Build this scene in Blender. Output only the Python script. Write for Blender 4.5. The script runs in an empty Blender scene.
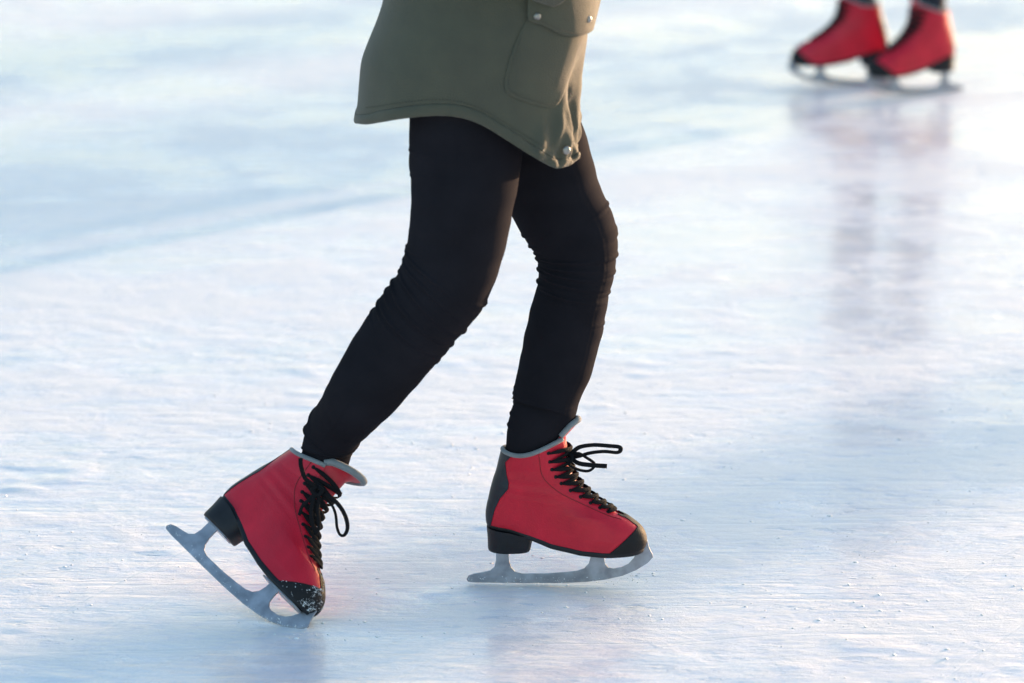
import bpy, bmesh, math, random
import numpy as np
from mathutils import Vector, Matrix, noise
random.seed(7); rng = np.random.default_rng(7)
R = math.radians
scene = bpy.context.scene
COL = scene.collection

# ------------------------------------------------------------------ camera
FPX, CAMH, PITCH = 4000.0, 2.12, R(14.17)
cam_d = bpy.data.cameras.new('camera'); cam = bpy.data.objects.new('camera', cam_d); COL.objects.link(cam)
cam_d.sensor_width = 36; cam_d.lens = 36 * FPX / 1024
cam.location = (0, 0, CAMH); cam.rotation_euler = (math.pi/2 - PITCH, 0, 0)
cam_d.clip_end = 2000; cam_d.clip_start = 0.1
cam_d.dof.use_dof = True; cam_d.dof.focus_distance = 6.95; cam_d.dof.aperture_fstop = 3.1
scene.camera = cam

# ------------------------------------------------------------------ sky + sun
SUN_AZ, SUN_EL = R(47), R(4.6)          # azimuth clockwise from +Y (view direction) to the right
w = bpy.data.worlds.new('World'); scene.world = w; w.use_nodes = True
nt = w.node_tree; bg = nt.nodes['Background']
sky = nt.nodes.new('ShaderNodeTexSky'); sky.sky_type = 'NISHITA'; sky.sun_disc = False
sky.sun_elevation = SUN_EL; sky.sun_rotation = SUN_AZ
sky.air_density = 1.0; sky.dust_density = 1.8; sky.ozone_density = 1.65
nt.links.new(sky.outputs[0], bg.inputs[0]); bg.inputs[1].default_value = 0.15
sd = Vector((math.sin(SUN_AZ)*math.cos(SUN_EL), math.cos(SUN_AZ)*math.cos(SUN_EL), math.sin(SUN_EL)))
sl = bpy.data.lights.new('sun', 'SUN'); sl.energy = 2.9; sl.angle = R(0.9); sl.color = (1.0, 0.65, 0.42)
so = bpy.data.objects.new('sun', sl); COL.objects.link(so); so.rotation_euler = sd.to_track_quat('Z', 'Y').to_euler()
scene.view_settings.view_transform = 'Standard'; scene.view_settings.look = 'None'
scene.view_settings.exposure = 2.20; scene.view_settings.gamma = 1.0

# ------------------------------------------------------------------ geometry helpers
CP, SP = math.cos(PITCH), math.sin(PITCH)
C_R = Vector((1, 0, 0)); C_U = Vector((0, SP, CP)); C_F = Vector((0, CP, -SP)); C_O = Vector((0, 0, CAMH))
def ray(px, py): return C_R*((px-512)/FPX) + C_U*((341.5-py)/FPX) + C_F
def at(px, py, Y):
    r = ray(px, py); return C_O + r*(Y/r.y)
def ground(px, py):
    r = ray(px, py); return C_O + r*(-CAMH/r.z)
def proj(V):
    D = np.asarray(V) - np.array(C_O)
    z = D @ np.array(C_F); return np.stack([512 + FPX*(D @ np.array(C_R))/z, 341.5 - FPX*(D @ np.array(C_U))/z], 1)

def crom(keys, ts):
    """Catmull-Rom through rows of keys (first column = parameter)."""
    K = np.asarray(keys, float); x = K[:, 0]; out = np.empty((len(ts), K.shape[1]-1))
    m = np.gradient(K[:, 1:], x, axis=0)
    i = np.clip(np.searchsorted(x, ts, side='right')-1, 0, len(x)-2)
    h = (x[i+1]-x[i])[:, None]; u = ((ts-x[i])[:, None])/h
    return (2*u**3-3*u**2+1)*K[i, 1:] + (u**3-2*u**2+u)*h*m[i] + (-2*u**3+3*u**2)*K[i+1, 1:] + (u**3-u**2)*h*m[i+1]

def mesh_data(name, V, F, mat, smooth=True):
    me = bpy.data.meshes.new(name); me.from_pydata([tuple(v) for v in V], [], [tuple(f) for f in F]); me.validate()
    if mat: me.materials.append(mat)
    if smooth: me.shade_smooth()
    me.update(); return me
def link(name, me, parent=None, M=None):
    o = bpy.data.objects.new(name, me); COL.objects.link(o)
    if parent is not None: o.parent = parent
    if M is not None: o.matrix_local = M
    return o
def solid(o, t, offset=-1.0, bev=0):
    m = o.modifiers.new('thick', 'SOLIDIFY'); m.thickness = t; m.offset = offset; m.use_even_offset = False
    if bev:
        b = o.modifiers.new('bevel', 'BEVEL'); b.width = bev; b.segments = 2; b.limit_method = 'ANGLE'; b.angle_limit = R(50)
    return o
def thing(name, loc, label, cat, group=None):
    o = bpy.data.objects.new(name, None); COL.objects.link(o); o.location = loc
    o['label'] = label; o['category'] = cat
    if group: o['group'] = group
    return o
def grid_faces(nr, nc, closed=True):
    F = []
    for i in range(nr-1):
        for j in range(nc if closed else nc-1):
            k = (j+1) % nc; F.append((i*nc+j, i*nc+k, (i+1)*nc+k, (i+1)*nc+j))
    return F
def clip(V, F, val):
    """Cut a mesh exactly along val = 0. Returns (V, faces>0, faces<0)."""
    V = [tuple(v) for v in V]; cache = {}; pos, neg = [], []
    def mid(a, b):
        k = (a, b) if a < b else (b, a)
        if k not in cache:
            t = val[k[0]]/(val[k[0]]-val[k[1]])
            cache[k] = len(V); V.append(tuple(V[k[0]][c]*(1-t)+V[k[1]][c]*t for c in range(3)))
        return cache[k]
    for f in F:
        s = [val[i] > 0 for i in f]
        if all(s): pos.append(f); continue
        if not any(s): neg.append(f); continue
        P, N = [], []
        for q in range(len(f)):
            a, b = f[q], f[(q+1) % len(f)]
            (P if s[q] else N).append(a)
            if s[q] != s[(q+1) % len(f)]:
                m_ = mid(a, b); P.append(m_); N.append(m_)
        if len(P) > 2: pos.append(tuple(P))
        if len(N) > 2: neg.append(tuple(N))
    return V, pos, neg
def compact(V, F):
    used = sorted({i for f in F for i in f}); mp = {u: k for k, u in enumerate(used)}
    return np.array([V[u] for u in used]), [tuple(mp[i] for i in f) for f in F]
def normals(V, F):
    V = np.asarray(V); N = np.zeros_like(V)
    for f in F:
        n = np.cross(V[f[2]]-V[f[0]], V[f[-1]]-V[f[1]])
        for i in f: N[i] += n
    L = np.linalg.norm(N, axis=1, keepdims=True); L[L == 0] = 1
    return N/L
def tube(P, rad, n=8, flat=1.0, caps=True, up=None):
    """Tube through points P; rad scalar or list; flat squeezes one axis."""
    P = [Vector(p) for p in P]; m = len(P); V = []
    rr = rad if hasattr(rad, '__len__') else [rad]*m
    prev = None
    for i, p in enumerate(P):
        t = (P[min(i+1, m-1)] - P[max(i-1, 0)]).normalized()
        if prev is None:
            a = Vector(up) if up else (Vector((0, 1, 0)) if abs(t.y) < .9 else Vector((1, 0, 0)))
            a = (a - t*a.dot(t)).normalized()
        else:
            a = (prev - t*prev.dot(t)).normalized()
        prev = a; b = t.cross(a)
        for k in range(n):
            q = 2*math.pi*k/n
            V.append(tuple(p + a*(rr[i]*math.cos(q)*flat) + b*(rr[i]*math.sin(q))))
    F = grid_faces(m, n)
    if caps: F.append(tuple(range(n-1, -1, -1))); F.append(tuple((m-1)*n+k for k in range(n)))
    return V, F
def smoothpath(P, n=12):
    P = [list(p) for p in P]; K = [[i]+P[i] for i in range(len(P))]
    return crom(K, np.linspace(0, len(P)-1, (len(P)-1)*n+1))
def join(parts):
    V, F = [], []
    for v, f in parts:
        o = len(V); V += [tuple(x) for x in v]; F += [tuple(i+o for i in q) for q in f]
    return V, F
def polysdf(P, poly):
    """signed distance, positive inside"""
    P = np.asarray(P); poly = np.asarray(poly, float); d = np.full(len(P), 1e9); ins = np.zeros(len(P), bool)
    for i in range(len(poly)):
        a, b = poly[i], poly[(i+1) % len(poly)]; ab = b-a; ap = P-a
        t = np.clip((ap@ab)/(ab@ab), 0, 1)[:, None]
        d = np.minimum(d, np.linalg.norm(ap-ab*t, axis=1))
        c = ((a[1] > P[:, 1]) != (b[1] > P[:, 1]))
        with np.errstate(divide='ignore', invalid='ignore'):
            x = (b[0]-a[0])*(P[:, 1]-a[1])/(b[1]-a[1]+1e-12)+a[0]
        ins ^= c & (P[:, 0] < x)
    return np.where(ins, d, -d)
def curvepoly(poly, n=8):
    p = np.array(poly, float); q = np.vstack([p, p[:1]]); K = np.column_stack([np.arange(len(q)), q])
    return crom(K, np.linspace(0, len(p), len(p)*n, endpoint=False))

# ------------------------------------------------------------------ materials
def mat(name, col, rough=0.6, metal=0.0, bump=0.0, bscale=400, var=0.0, vscale=20, sheen=0, coat=0, spec=0.5, sss=0, stretch=None, dist=0.001):
    m = bpy.data.materials.new(name); m.use_nodes = True; t = m.node_tree; b = t.nodes['Principled BSDF']
    b.inputs['Base Color'].default_value = (*col, 1); b.inputs['Roughness'].default_value = rough
    b.inputs['Metallic'].default_value = metal; b.inputs['Specular IOR Level'].default_value = spec
    b.inputs['Sheen Weight'].default_value = sheen; b.inputs['Sheen Roughness'].default_value = .4
    b.inputs['Coat Weight'].default_value = coat; b.inputs['Coat Roughness'].default_value = .25
    tc = t.nodes.new('ShaderNodeTexCoord'); src = tc.outputs['Object']
    if stretch:
        mp = t.nodes.new('ShaderNodeMapping'); mp.inputs['Scale'].default_value = stretch; t.links.new(src, mp.inputs[0]); src = mp.outputs[0]
    if var:
        n = t.nodes.new('ShaderNodeTexNoise'); n.inputs['Scale'].default_value = vscale; n.inputs['Detail'].default_value = 6
        t.links.new(src, n.inputs[0]); r = t.nodes.new('ShaderNodeValToRGB')
        r.color_ramp.elements[0].position = .3; r.color_ramp.elements[1].position = .7
        r.color_ramp.elements[0].color = (*[c*(1-var) for c in col], 1); r.color_ramp.elements[1].color = (*[min(1, c*(1+var)) for c in col], 1)
        t.links.new(n.outputs[0], r.inputs[0]); t.links.new(r.outputs[0], b.inputs['Base Color'])
        mr = t.nodes.new('ShaderNodeMapRange'); mr.inputs[3].default_value = rough*.8; mr.inputs[4].default_value = min(1, rough*1.2)
        t.links.new(n.outputs[0], mr.inputs[0]); t.links.new(mr.outputs[0], b.inputs['Roughness'])
    if bump:
        n2 = t.nodes.new('ShaderNodeTexNoise'); n2.inputs['Scale'].default_value = bscale; n2.inputs['Detail'].default_value = 5
        t.links.new(src, n2.inputs[0]); bp = t.nodes.new('ShaderNodeBump'); bp.inputs['Strength'].default_value = bump; bp.inputs['Distance'].default_value = dist
        t.links.new(n2.outputs[0], bp.inputs['Height']); t.links.new(bp.outputs[0], b.inputs['Normal'])
    return m
M_RED = mat('red_leather', (0.56, 0.011, 0.033), .40, bump=.55, bscale=330, var=.14, vscale=18, spec=.34)
M_TONGUE = mat('red_tongue_leather', (0.50, 0.014, 0.030), .5, bump=.3, bscale=200, var=.12, vscale=30)
M_BLACKL = mat('black_leather', (0.007, 0.007, 0.009), .6, bump=.4, bscale=300, var=.3, vscale=60, spec=.3)
M_SLATE = mat('slate_leather', (0.015, 0.022, 0.031), .45, bump=.3, bscale=300, var=.2, vscale=40, spec=.35)
M_GREY = mat('grey_lining', (0.20, 0.22, 0.23), .8, bump=.6, bscale=700, var=.15, vscale=60, sheen=.3)
M_SOLE = mat('black_rubber', (0.007, 0.008, 0.012), .5, bump=.2, bscale=150, var=.35, vscale=50, spec=.35)
M_STEEL = mat('frosted_steel', (0.33, 0.35, 0.40), .38, metal=.55, bump=.3, bscale=220, var=.28, vscale=45, dist=.0006)
M_LACE = mat('black_lace', (0.007, 0.007, 0.009), .85, bump=.8, bscale=1500, spec=.2)
M_LEG = mat('black_legging_cloth', (0.0150, 0.0145, 0.0185), .95, bump=.3, bscale=900, var=.15, vscale=12, sheen=.0, spec=.02)
M_COAT = mat('olive_cotton', (0.070, 0.071, 0.049), .85, bump=.9, bscale=520, var=.13, vscale=22, sheen=.12, dist=.0014)
M_COAT_IN = M_COAT
M_SNAP = mat('antique_metal', (0.33, 0.32, 0.30), .45, metal=.9, var=.2, vscale=200)
M_HAIR = mat('brown_hair', (0.05, 0.028, 0.016), .5, bump=.8, bscale=300, stretch=(1, 1, .08))
M_SKIN = mat('skin', (0.55, 0.36, 0.28), .5, bump=.1, bscale=300, var=.06)
M_JEANS = mat('blue_denim', (0.010, 0.014, 0.026), .85, bump=.6, bscale=900, var=.25, vscale=18, sheen=.1)
M_JACKET = mat('pale_padded_cloth', (0.50, 0.44, 0.46), .6, bump=.4, bscale=60, var=.1)
M_SNOW = mat('snow_crumb', (0.88, 0.91, 0.94), .7, bump=.4, bscale=600)
M_BARK = mat('bark', (0.09, 0.065, 0.045), .9, bump=1, bscale=30, var=.3, vscale=8, dist=.01)
M_NEEDLE = mat('pine_needles', (0.035, 0.06, 0.03), .7, var=.4, vscale=2)

def ice_material():
    m = bpy.data.materials.new('rink_ice'); m.use_nodes = True; t = m.node_tree; N = t.nodes; L = t.links
    b = N['Principled BSDF']; tc = N.new('ShaderNodeTexCoord'); o = tc.outputs['Object']
    def mapping(sc, rot=0, loc=(0, 0, 0)):
        mp = N.new('ShaderNodeMapping'); mp.inputs['Scale'].default_value = sc; mp.inputs['Rotation'].default_value = (0, 0, R(rot)); mp.inputs['Location'].default_value = loc
        L.new(o, mp.inputs[0]); return mp.outputs[0]
    def noi(vec, sc, det=4, rough=.5, dis=0):
        n = N.new('ShaderNodeTexNoise'); n.inputs['Scale'].default_value = sc; n.inputs['Detail'].default_value = det
        n.inputs['Roughness'].default_value = rough; n.inputs['Distortion'].default_value = dis; L.new(vec, n.inputs[0]); return n.outputs[0]
    def ramp(v, stops):
        r = N.new('ShaderNodeValToRGB'); e = r.color_ramp.elements
        while len(e) < len(stops): e.new(.5)
        for k, (p, c) in enumerate(stops): e[k].position = p; e[k].color = (c, c, c, 1) if not hasattr(c, '__len__') else (*c, 1)
        L.new(v, r.inputs[0]); return r.outputs[0]
    def math_(op, a, c=None, v=None):
        q = N.new('ShaderNodeMath'); q.operation = op; L.new(a, q.inputs[0])
        if c is not None: L.new(c, q.inputs[1])
        if v is not None: q.inputs[1].default_value = v
        return q.outputs[0]
    # patches: wet clear ice against scraped white frost (metres)
    big = noi(mapping((.55, 1, 1), 20), 1.6, 6, .55, .3)
    med = noi(mapping((.7, 1, 1), -12), 7, 8, .62, .5)
    fine = noi(mapping((.35, 1, 1), 4), 60, 7, .68)
    streak = noi(mapping((.10, 1, 1), 3), 26, 6, .6, .2)
    grain = noi(o, 260, 4, .6)
    frost = math_('ADD', math_('MULTIPLY', big, v=.5), math_('MULTIPLY', med, v=.5))
    sep = N.new('ShaderNodeSeparateXYZ'); L.new(o, sep.inputs[0]); near_ = N.new('ShaderNodeMapRange'); near_.interpolation_type = 'SMOOTHSTEP'
    L.new(sep.outputs['Y'], near_.inputs[0]); near_.inputs[1].default_value = 9.3; near_.inputs[2].default_value = 7.2; near_.inputs[3].default_value = 0; near_.inputs[4].default_value = 1
    near_ = near_.outputs[0]                                     # the ice is more scraped up on the camera's side of the rink
    frost = math_('ADD', frost, math_('MULTIPLY', near_, v=.035))
    frost_m = ramp(frost, [(.42, 0.0), (.56, 1.0)])
    # skate scratches: thin stretched noise lines in four directions
    sc = None
    for rot, s, th in ((12, 16, .63), (-24, 14, .64), (38, 18, .65), (-3, 22, .63)):
        n = ramp(noi(mapping((.05, 1, 1), rot, (rot*.37, rot, 0)), s, 3, .5, .08), [(th, 0.0), (th+.05, 1.0)])
        sc = n if sc is None else math_('MAXIMUM', sc, n)
    # blade cuts: sets of long curved grooves round far-off centres
    cut = None
    for cx_, cy_, fr, th in ((6.5, 3.0, 34, .665), (-9, 15, 30, .67), (2.5, -2.0, 26, .675)):
        mp = N.new('ShaderNodeVectorMath'); mp.operation = 'DISTANCE'; L.new(o, mp.inputs[0]); mp.inputs[1].default_value = (cx_, cy_, 0)
        n1d = N.new('ShaderNodeTexNoise'); n1d.noise_dimensions = '1D'; n1d.inputs['Scale'].default_value = fr; n1d.inputs['Detail'].default_value = 2; L.new(mp.outputs['Value'], n1d.inputs['W'])
        line = ramp(n1d.outputs[0], [(th, 0.0), (th+.02, 1.0)]); msk = ramp(noi(mapping((1, 1, 1), 0, (cx_, cy_, 0)), 1.3, 2), [(.5, 0.0), (.62, 1.0)])
        v_ = math_('MULTIPLY', line, msk); cut = v_ if cut is None else math_('MAXIMUM', cut, v_)
    colr = ramp(math_('ADD', math_('ADD', math_('MULTIPLY', frost, v=.60), math_('MULTIPLY', fine, v=.30)), math_('MULTIPLY', streak, v=.10)),
                [(.40, (.64, .73, .86)), (.48, (.78, .81, .90)), (.545, (.89, .892, .902))])
    mix = N.new('ShaderNodeMixRGB'); mix.blend_type = 'MIX'; L.new(math_('MULTIPLY', math_('MAXIMUM', sc, cut), v=.40), mix.inputs[0]); L.new(colr, mix.inputs[1]); mix.inputs[2].default_value = (.88, .90, .92, 1)
    dents = ramp(noi(mapping((.42, 1, 1), 6), 30, 5, .6), [(.59, 0.0), (.66, 1.0)]); dents = math_('MULTIPLY', dents, ramp(noi(mapping((1, 1, 1), 0, (7, 3, 0)), 3.5, 3), [(.42, .1), (.58, 1.0)]))
    mix2 = N.new('ShaderNodeMixRGB'); L.new(math_('MULTIPLY', dents, v=.6), mix2.inputs[0]); L.new(mix.outputs[0], mix2.inputs[1]); mix2.inputs[2].default_value = (.55, .66, .82, 1)
    L.new(mix2.outputs[0], b.inputs['Base Color'])
    rg = math_('ADD', math_('MULTIPLY', frost_m, v=.30), math_('MULTIPLY', fine, v=.16)); rg = math_('ADD', rg, v=.06)
    L.new(rg, b.inputs['Roughness']); b.inputs['IOR'].default_value = 1.33; b.inputs['Specular IOR Level'].default_value = .6
    h = math_('ADD', math_('MULTIPLY', med, v=.8), math_('ADD', math_('MULTIPLY', fine, v=.45), math_('MULTIPLY', streak, v=.12)))
    h = math_('ADD', h, math_('MULTIPLY', math_('MULTIPLY', grain, frost_m), v=.10))
    h = math_('SUBTRACT', h, math_('ADD', math_('MULTIPLY', sc, v=.12), math_('MULTIPLY', cut, v=.10)))
    h = math_('SUBTRACT', h, math_('MULTIPLY', dents, v=.22))
    bp = N.new('ShaderNodeBump'); bp.inputs['Strength'].default_value = .6; bp.inputs['Distance'].default_value = .011
    L.new(h, bp.inputs['Height']); L.new(bp.outputs[0], b.inputs['Normal'])
    b.inputs['Coat IOR'].default_value = 1.33; b.inputs['Coat Roughness'].default_value = .09
    wet = ramp(math_('ADD', math_('MULTIPLY', frost, v=.7), math_('MULTIPLY', streak, v=.3)), [(.455, .52), (.53, .08)]); L.new(wet, b.inputs['Coat Weight'])
    cb = N.new('ShaderNodeBump'); cb.inputs['Strength'].default_value = .25; cb.inputs['Distance'].default_value = .004
    L.new(math_('ADD', streak, math_('MULTIPLY', med, v=.6)), cb.inputs['Height']); L.new(cb.outputs[0], b.inputs['Coat Normal'])
    return m
M_ICE = ice_material()

# ------------------------------------------------------------------ the ice: one sheet, fine where the picture looks
def axis(lo, hi, step, far):
    a = list(np.arange(lo, hi+1e-6, step)); s = step; x = hi; up_ = []
    while x < far: s *= 1.35; x += s; up_.append(x)
    s = step; x = lo; dn = []
    while x > -far: s *= 1.35; x -= s; dn.append(x)
    return np.array(dn[::-1]+a+up_)
xs = axis(-2.0, 2.0, .010, 400); ys = axis(5.7, 13.6, .010, 420)
X, Y = np.meshgrid(xs, ys)
def vnoise(X, Y, cell, seed):
    r = np.random.default_rng(seed); T = r.random((256, 256)); u = X/cell+1000.3; v = Y/cell+1000.7
    i = np.floor(u).astype(int); j = np.floor(v).astype(int); fu = u-i; fv = v-j
    fu = fu*fu*(3-2*fu); fv = fv*fv*(3-2*fv); i0, i1, j0, j1 = i % 256, (i+1) % 256, j % 256, (j+1) % 256
    return (T[j0, i0]*(1-fu)+T[j0, i1]*fu)*(1-fv)+(T[j1, i0]*(1-fu)+T[j1, i1]*fu)*fv
inner = ((np.abs(X) < 2.1) & (Y > 5.6) & (Y < 13.7)).astype(float)
Z = (vnoise(X, Y, .6, 1)*.0018 + vnoise(X*.5+Y*.2, Y, .2, 2)*.0010 + vnoise(X*.5, Y, .07, 3)*.0006 + vnoise(X*.7, Y, .03, 4)*.0004)
rough_ = np.clip((9.0-Y)/1.8, 0, 1)*np.clip(vnoise(X*.6, Y, .55, 8)*1.8-.35, 0.15, 1)
Z = Z + rough_*(np.abs(vnoise(X*.6+Y*.15, Y, .045, 5)-.5)*.0034 + vnoise(X*.6, Y, .024, 6)**3*.0022 + np.maximum(vnoise(X*.5, Y, .05, 7)-.72, 0)*.016)
Z = (Z-Z.mean())*inner - .0015
V = np.stack([X.ravel(), Y.ravel(), Z.ravel()], 1); nx = len(xs)
ii, jj = np.meshgrid(np.arange(len(ys)-1), np.arange(nx-1), indexing='ij'); a_ = (ii*nx+jj).ravel()
Fq = np.stack([a_, a_+1, a_+nx+1, a_+nx], 1)
me = bpy.data.meshes.new('ice'); me.vertices.add(len(V)); me.vertices.foreach_set('co', V.ravel())
me.loops.add(Fq.size); me.loops.foreach_set('vertex_index', Fq.ravel()); me.polygons.add(len(Fq))
me.polygons.foreach_set('loop_start', np.arange(0, Fq.size, 4)); me.update(calc_edges=True); me.shade_smooth(); me.materials.append(M_ICE)
ice = link('ice', me); ice['kind'] = 'structure'; ice['label'] = 'scratched frosty rink ice'

# ------------------------------------------------------------------ ice skate (built in its own space: x toe, y left, z up, z=0 under the blade)
KEYS = [  # B(x,z)  F(x,z)
 (0, .000, .108, .271, .071), (1, -.002, .119, .275, .084), (2, -.003, .128, .2755, .098), (3, -.003, .136, .268, .1105),
 (4, -.001, .145, .250, .1205), (5, .001, .152, .231, .129), (6, .003, .162, .205, .144), (7, .006, .175, .179, .164),
 (8, .010, .190, .158, .187), (9, .015, .205, .146, .210), (10, .019, .222, .142, .236), (11, .024, .243, .138, .268)]
WK = [  # slice, width at s = 0 .2 .35 .5 .65 .8 1 , exponent
 (0, .029, .031, .030, .036, .045, .051, .050, .62), (2, .031, .033, .032, .037, .045, .051, .049, .66),
 (4, .033, .035, .034, .037, .041, .044, .040, .75), (6, .034, .036, .035, .036, .037, .036, .033, .85),
 (8, .033, .036, .037, .037, .036, .035, .032, .9), (9.5, .035, .037, .038, .038, .037, .036, .033, .95), (11, .040, .043, .044, .044, .043, .041, .038, .98)]
SB = np.array([0, .2, .35, .5, .65, .8, 1])
BX = np.array([0, .04, .075, .11, .16, .2, .25, .28]); BZ = np.array([.108, .104, .093, .079, .070, .067, .067, .071])
def bottom_z(x): return np.interp(x, BX, BZ)
def boot_surface(phi, t):
    """phi 0 = back, pi = front, y>0 for phi in (0,pi); t in 0..11. arrays of the same shape."""
    shp = np.shape(phi); phi = np.ravel(phi).astype(float); t = np.ravel(t).astype(float)
    tc_ = np.clip(t, 0, 11); K = crom(KEYS, tc_)
    Wt = np.stack([np.interp(tc_, [w_[0] for w_ in WK], [w_[k] for w_ in WK]) for k in range(1, 9)], 1)
    s = (1-np.cos(phi))/2; x = K[:, 0]*(1-s)+K[:, 2]*s; z = K[:, 1]*(1-s)+K[:, 3]*s
    fade = np.clip(1-tc_/4.5, 0, 1)**1.5
    z = z + (bottom_z(x)-(K[:, 1]*(1-s)+K[:, 3]*s))*fade - np.where(tc_ > 8, (tc_-8)/3*.010*np.sin(np.pi*s)*(1-s)*1.6, 0)
    i = np.clip(np.searchsorted(SB, s, side='right')-1, 0, 5); u = (s-SB[i])/(SB[i+1]-SB[i]); u = u*u*(3-2*u)*.5+u*.5
    ar = np.arange(len(s)); Wd = Wt[ar, i]*(1-u)+Wt[ar, i+1]*u
    y = Wd*np.sign(np.sin(phi))*np.abs(np.sin(phi))**Wt[:, 7]
    over = np.maximum(t-11, 0)                        # beyond the collar: straight on
    x = x - over*.001; z = z + over*.021
    # soft creases across the ankle
    cr = .0008*np.sin(t*5.2+s*3)*np.exp(-((t-7.4)/1.3)**2)*np.abs(np.sin(phi))
    y = y*(1+cr*20)
    return np.stack([x, y, z], 1).reshape(shp+(3,))
def surf_pt(phi, t, off=0):
    e = 1e-3; p = boot_surface(np.array([phi, phi+e, phi]), np.array([t, t, t+e]))
    n = np.cross(p[1]-p[0], p[2]-p[0]); n /= np.linalg.norm(n)+1e-12
    if n@(p[0]-np.array([.07 if t > 6 else p[0][0]*.9, 0, p[0][2]-.02 if t < 7 else p[0][2]])) < 0: n = -n
    return p[0]+n*off
NP = 160; NT = 150
ph = np.linspace(0, 2*np.pi, NP, endpoint=False); tt = np.linspace(0, 11, NT)
PH, TT = np.meshgrid(ph, tt); BV = boot_surface(PH, TT).reshape(-1, 3); BF = [f[::-1] for f in grid_faces(NT, NP)]
THR = {'laced': ([4.5, 5.3, 7, 9, 11], [-.05, .24, .36, .42, .50]), 'open': ([4.5, 5.3, 7, 8, 9, 10, 11], [-.05, .26, .42, .58, .76, .92, 1.02])}
EYA = {'laced': ([5.4, 6, 7, 8, 9, 10, 11], [.44, .52, .68, .90, 1.02, 1.10, 1.14]), 'open': ([5.4, 6, 7, 8, 9, 10, 11], [.50, .60, .78, .98, 1.12, 1.24, 1.30])}
THR['plain'] = THR['laced']; EYA['plain'] = EYA['laced']
front = np.cos(PH.ravel()) < 0; offs = np.abs(PH.ravel()-np.pi)
def piece(name, V, F, material, off):
    v, f = compact(V, F); n = normals(v, f); return mesh_data(name, v+n*off, f, material)
def build_upper(kind):
    f_throat = np.where(front, np.interp(TT.ravel(), *THR[kind])-offs, -.05)
    V1, _, body = clip(BV, BF, f_throat); V1, body = compact(V1, body)
    N1 = normals(V1, body)
    if (N1[:, 1]*V1[:, 1]).sum() < 0: body = [f[::-1] for f in body]
    capf = np.maximum(V1[:, 0]-(.209+(V1[:, 2]-.066)*1.20), np.minimum(V1[:, 0]-.226, .0125-np.abs(V1[:, 1]) - (V1[:, 2] < .1)*.05))
    V2, capF, rest = clip(V1, body, capf)
    V2 = np.array(V2); bs_z = np.array([.10, .12, .14, .16, .178, .19, .205, .225, .236, .25]); bs_x = np.array([.004, .008, .013, .022, .036, .037, .033, .031, .040, .062])
    V3, backF, redF = clip(V2, rest, np.interp(V2[:, 2], bs_z, bs_x)*(1 if kind == 'laced' else .45)-V2[:, 0]+(0 if kind == 'laced' else (V2[:, 2]-.11)*.07))
    return piece('skate_upper', V3, redF, M_RED, 0), piece('toe_cap', V2, capF, M_BLACKL, .0010), piece('heel_counter', V3, backF, M_SLATE, .0010)
UP = {k: build_upper(k) for k in THR}; me_cap = UP['open'][1]
# stitched seams on the upper: thin raised piping under the eyelets and beside the cap
def surf_path(pts, off, n=10):
    P = smoothpath([(a, b, 0) for a, b in pts], n); return [surf_pt(p[0], p[1], off) for p in P]
def both(pts): return [pts, [(2*np.pi-a, b) for a, b in pts]]
M_SEAM = mat('seam_thread', (0.22, 0.008, 0.016), .7)
me_seams = [mesh_data('seam', *tube(surf_path(q, .0003), .0007, 6), M_SEAM) for q in both([(1.72, 10.9), (1.80, 9), (1.98, 7.6), (2.34, 6.2), (2.55, 5), (2.70, 4.3)])]
# collar: padded grey rim following the top edge, open at the throat, and lining inside
def build_rim(kind):
    e = math.pi-THR[kind][1][-1]-.02
    rim = surf_path([(e*k/5, 11) for k in range(5, -6, -1)], -.0015, 12)
    me_rim = mesh_data('collar', *tube(rim, .0040, 10), M_GREY)
    ph2 = np.linspace(-e, e, 90); t2 = np.linspace(8.5, 11.0, 16); A, B = np.meshgrid(ph2, t2)
    LV = boot_surface(A % (2*np.pi), B).reshape(-1, 3).copy(); cen = np.array([.078, 0]); LV[:, :2] = cen+(LV[:, :2]-cen)*.90
    return me_rim, mesh_data('lining', LV, [f for f in grid_faces(16, 90, False)], M_GREY)
RIM = {k: build_rim(k) for k in THR}
# sole and heel
so_phi = np.linspace(0, 2*np.pi, 140, endpoint=False)
ol = boot_surface(so_phi, np.zeros(140)); c0 = np.array([.14, 0]); d_ = ol[:, :2]-c0; d_ = d_/np.linalg.norm(d_, axis=1, keepdims=True)
def sole_ring(grow, dz): return np.column_stack([ol[:, :2]+d_*grow, bottom_z(ol[:, 0])+dz])
rings = [sole_ring(-.006, .0025), sole_ring(.0006, .0025), sole_ring(.0012, .001), sole_ring(.0012, -.004), sole_ring(.0008, -.0062), sole_ring(-.004, -.0066)]
V = np.vstack(rings); F = [f[::-1] for f in grid_faces(len(rings), 140)]; nb = len(V)-140
for j in range(1, 70): F.append((nb+j, nb+j+1, nb+(140-j-1) % 140, nb+(140-j) % 140)) if j < 69 else None
F.append((nb, nb+1, nb+139)); me_sole = mesh_data('sole', V, F, M_SOLE)
hs = np.linspace(0, 2*np.pi, 80, endpoint=False); HR = []
for k, (q, g) in enumerate(((0, .0022), (.15, .0018), (.5, .0006), (.9, .0002), (1, -.001), (1, -.012))):
    r = []
    for a in hs:
        xx = -np.cos(a)*.5+.5; hx = .078-.004*q
        yy = np.sign(np.sin(a))*abs(np.sin(a))**.55*(.0315-.001*q+g)*(1-.0*xx)
        x = xx*(hx+2*g)-g
        if xx < .5: yy = np.sign(np.sin(a))*abs(np.sin(a))**.85*(.0315+g)
        else: x = min(x, hx+g-.004*(yy/.03)**2*0)
        z = (bottom_z(x)-.004)*(1-q)+.0615*q
        r.append((x, yy, z))
    HR.append(r)
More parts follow.
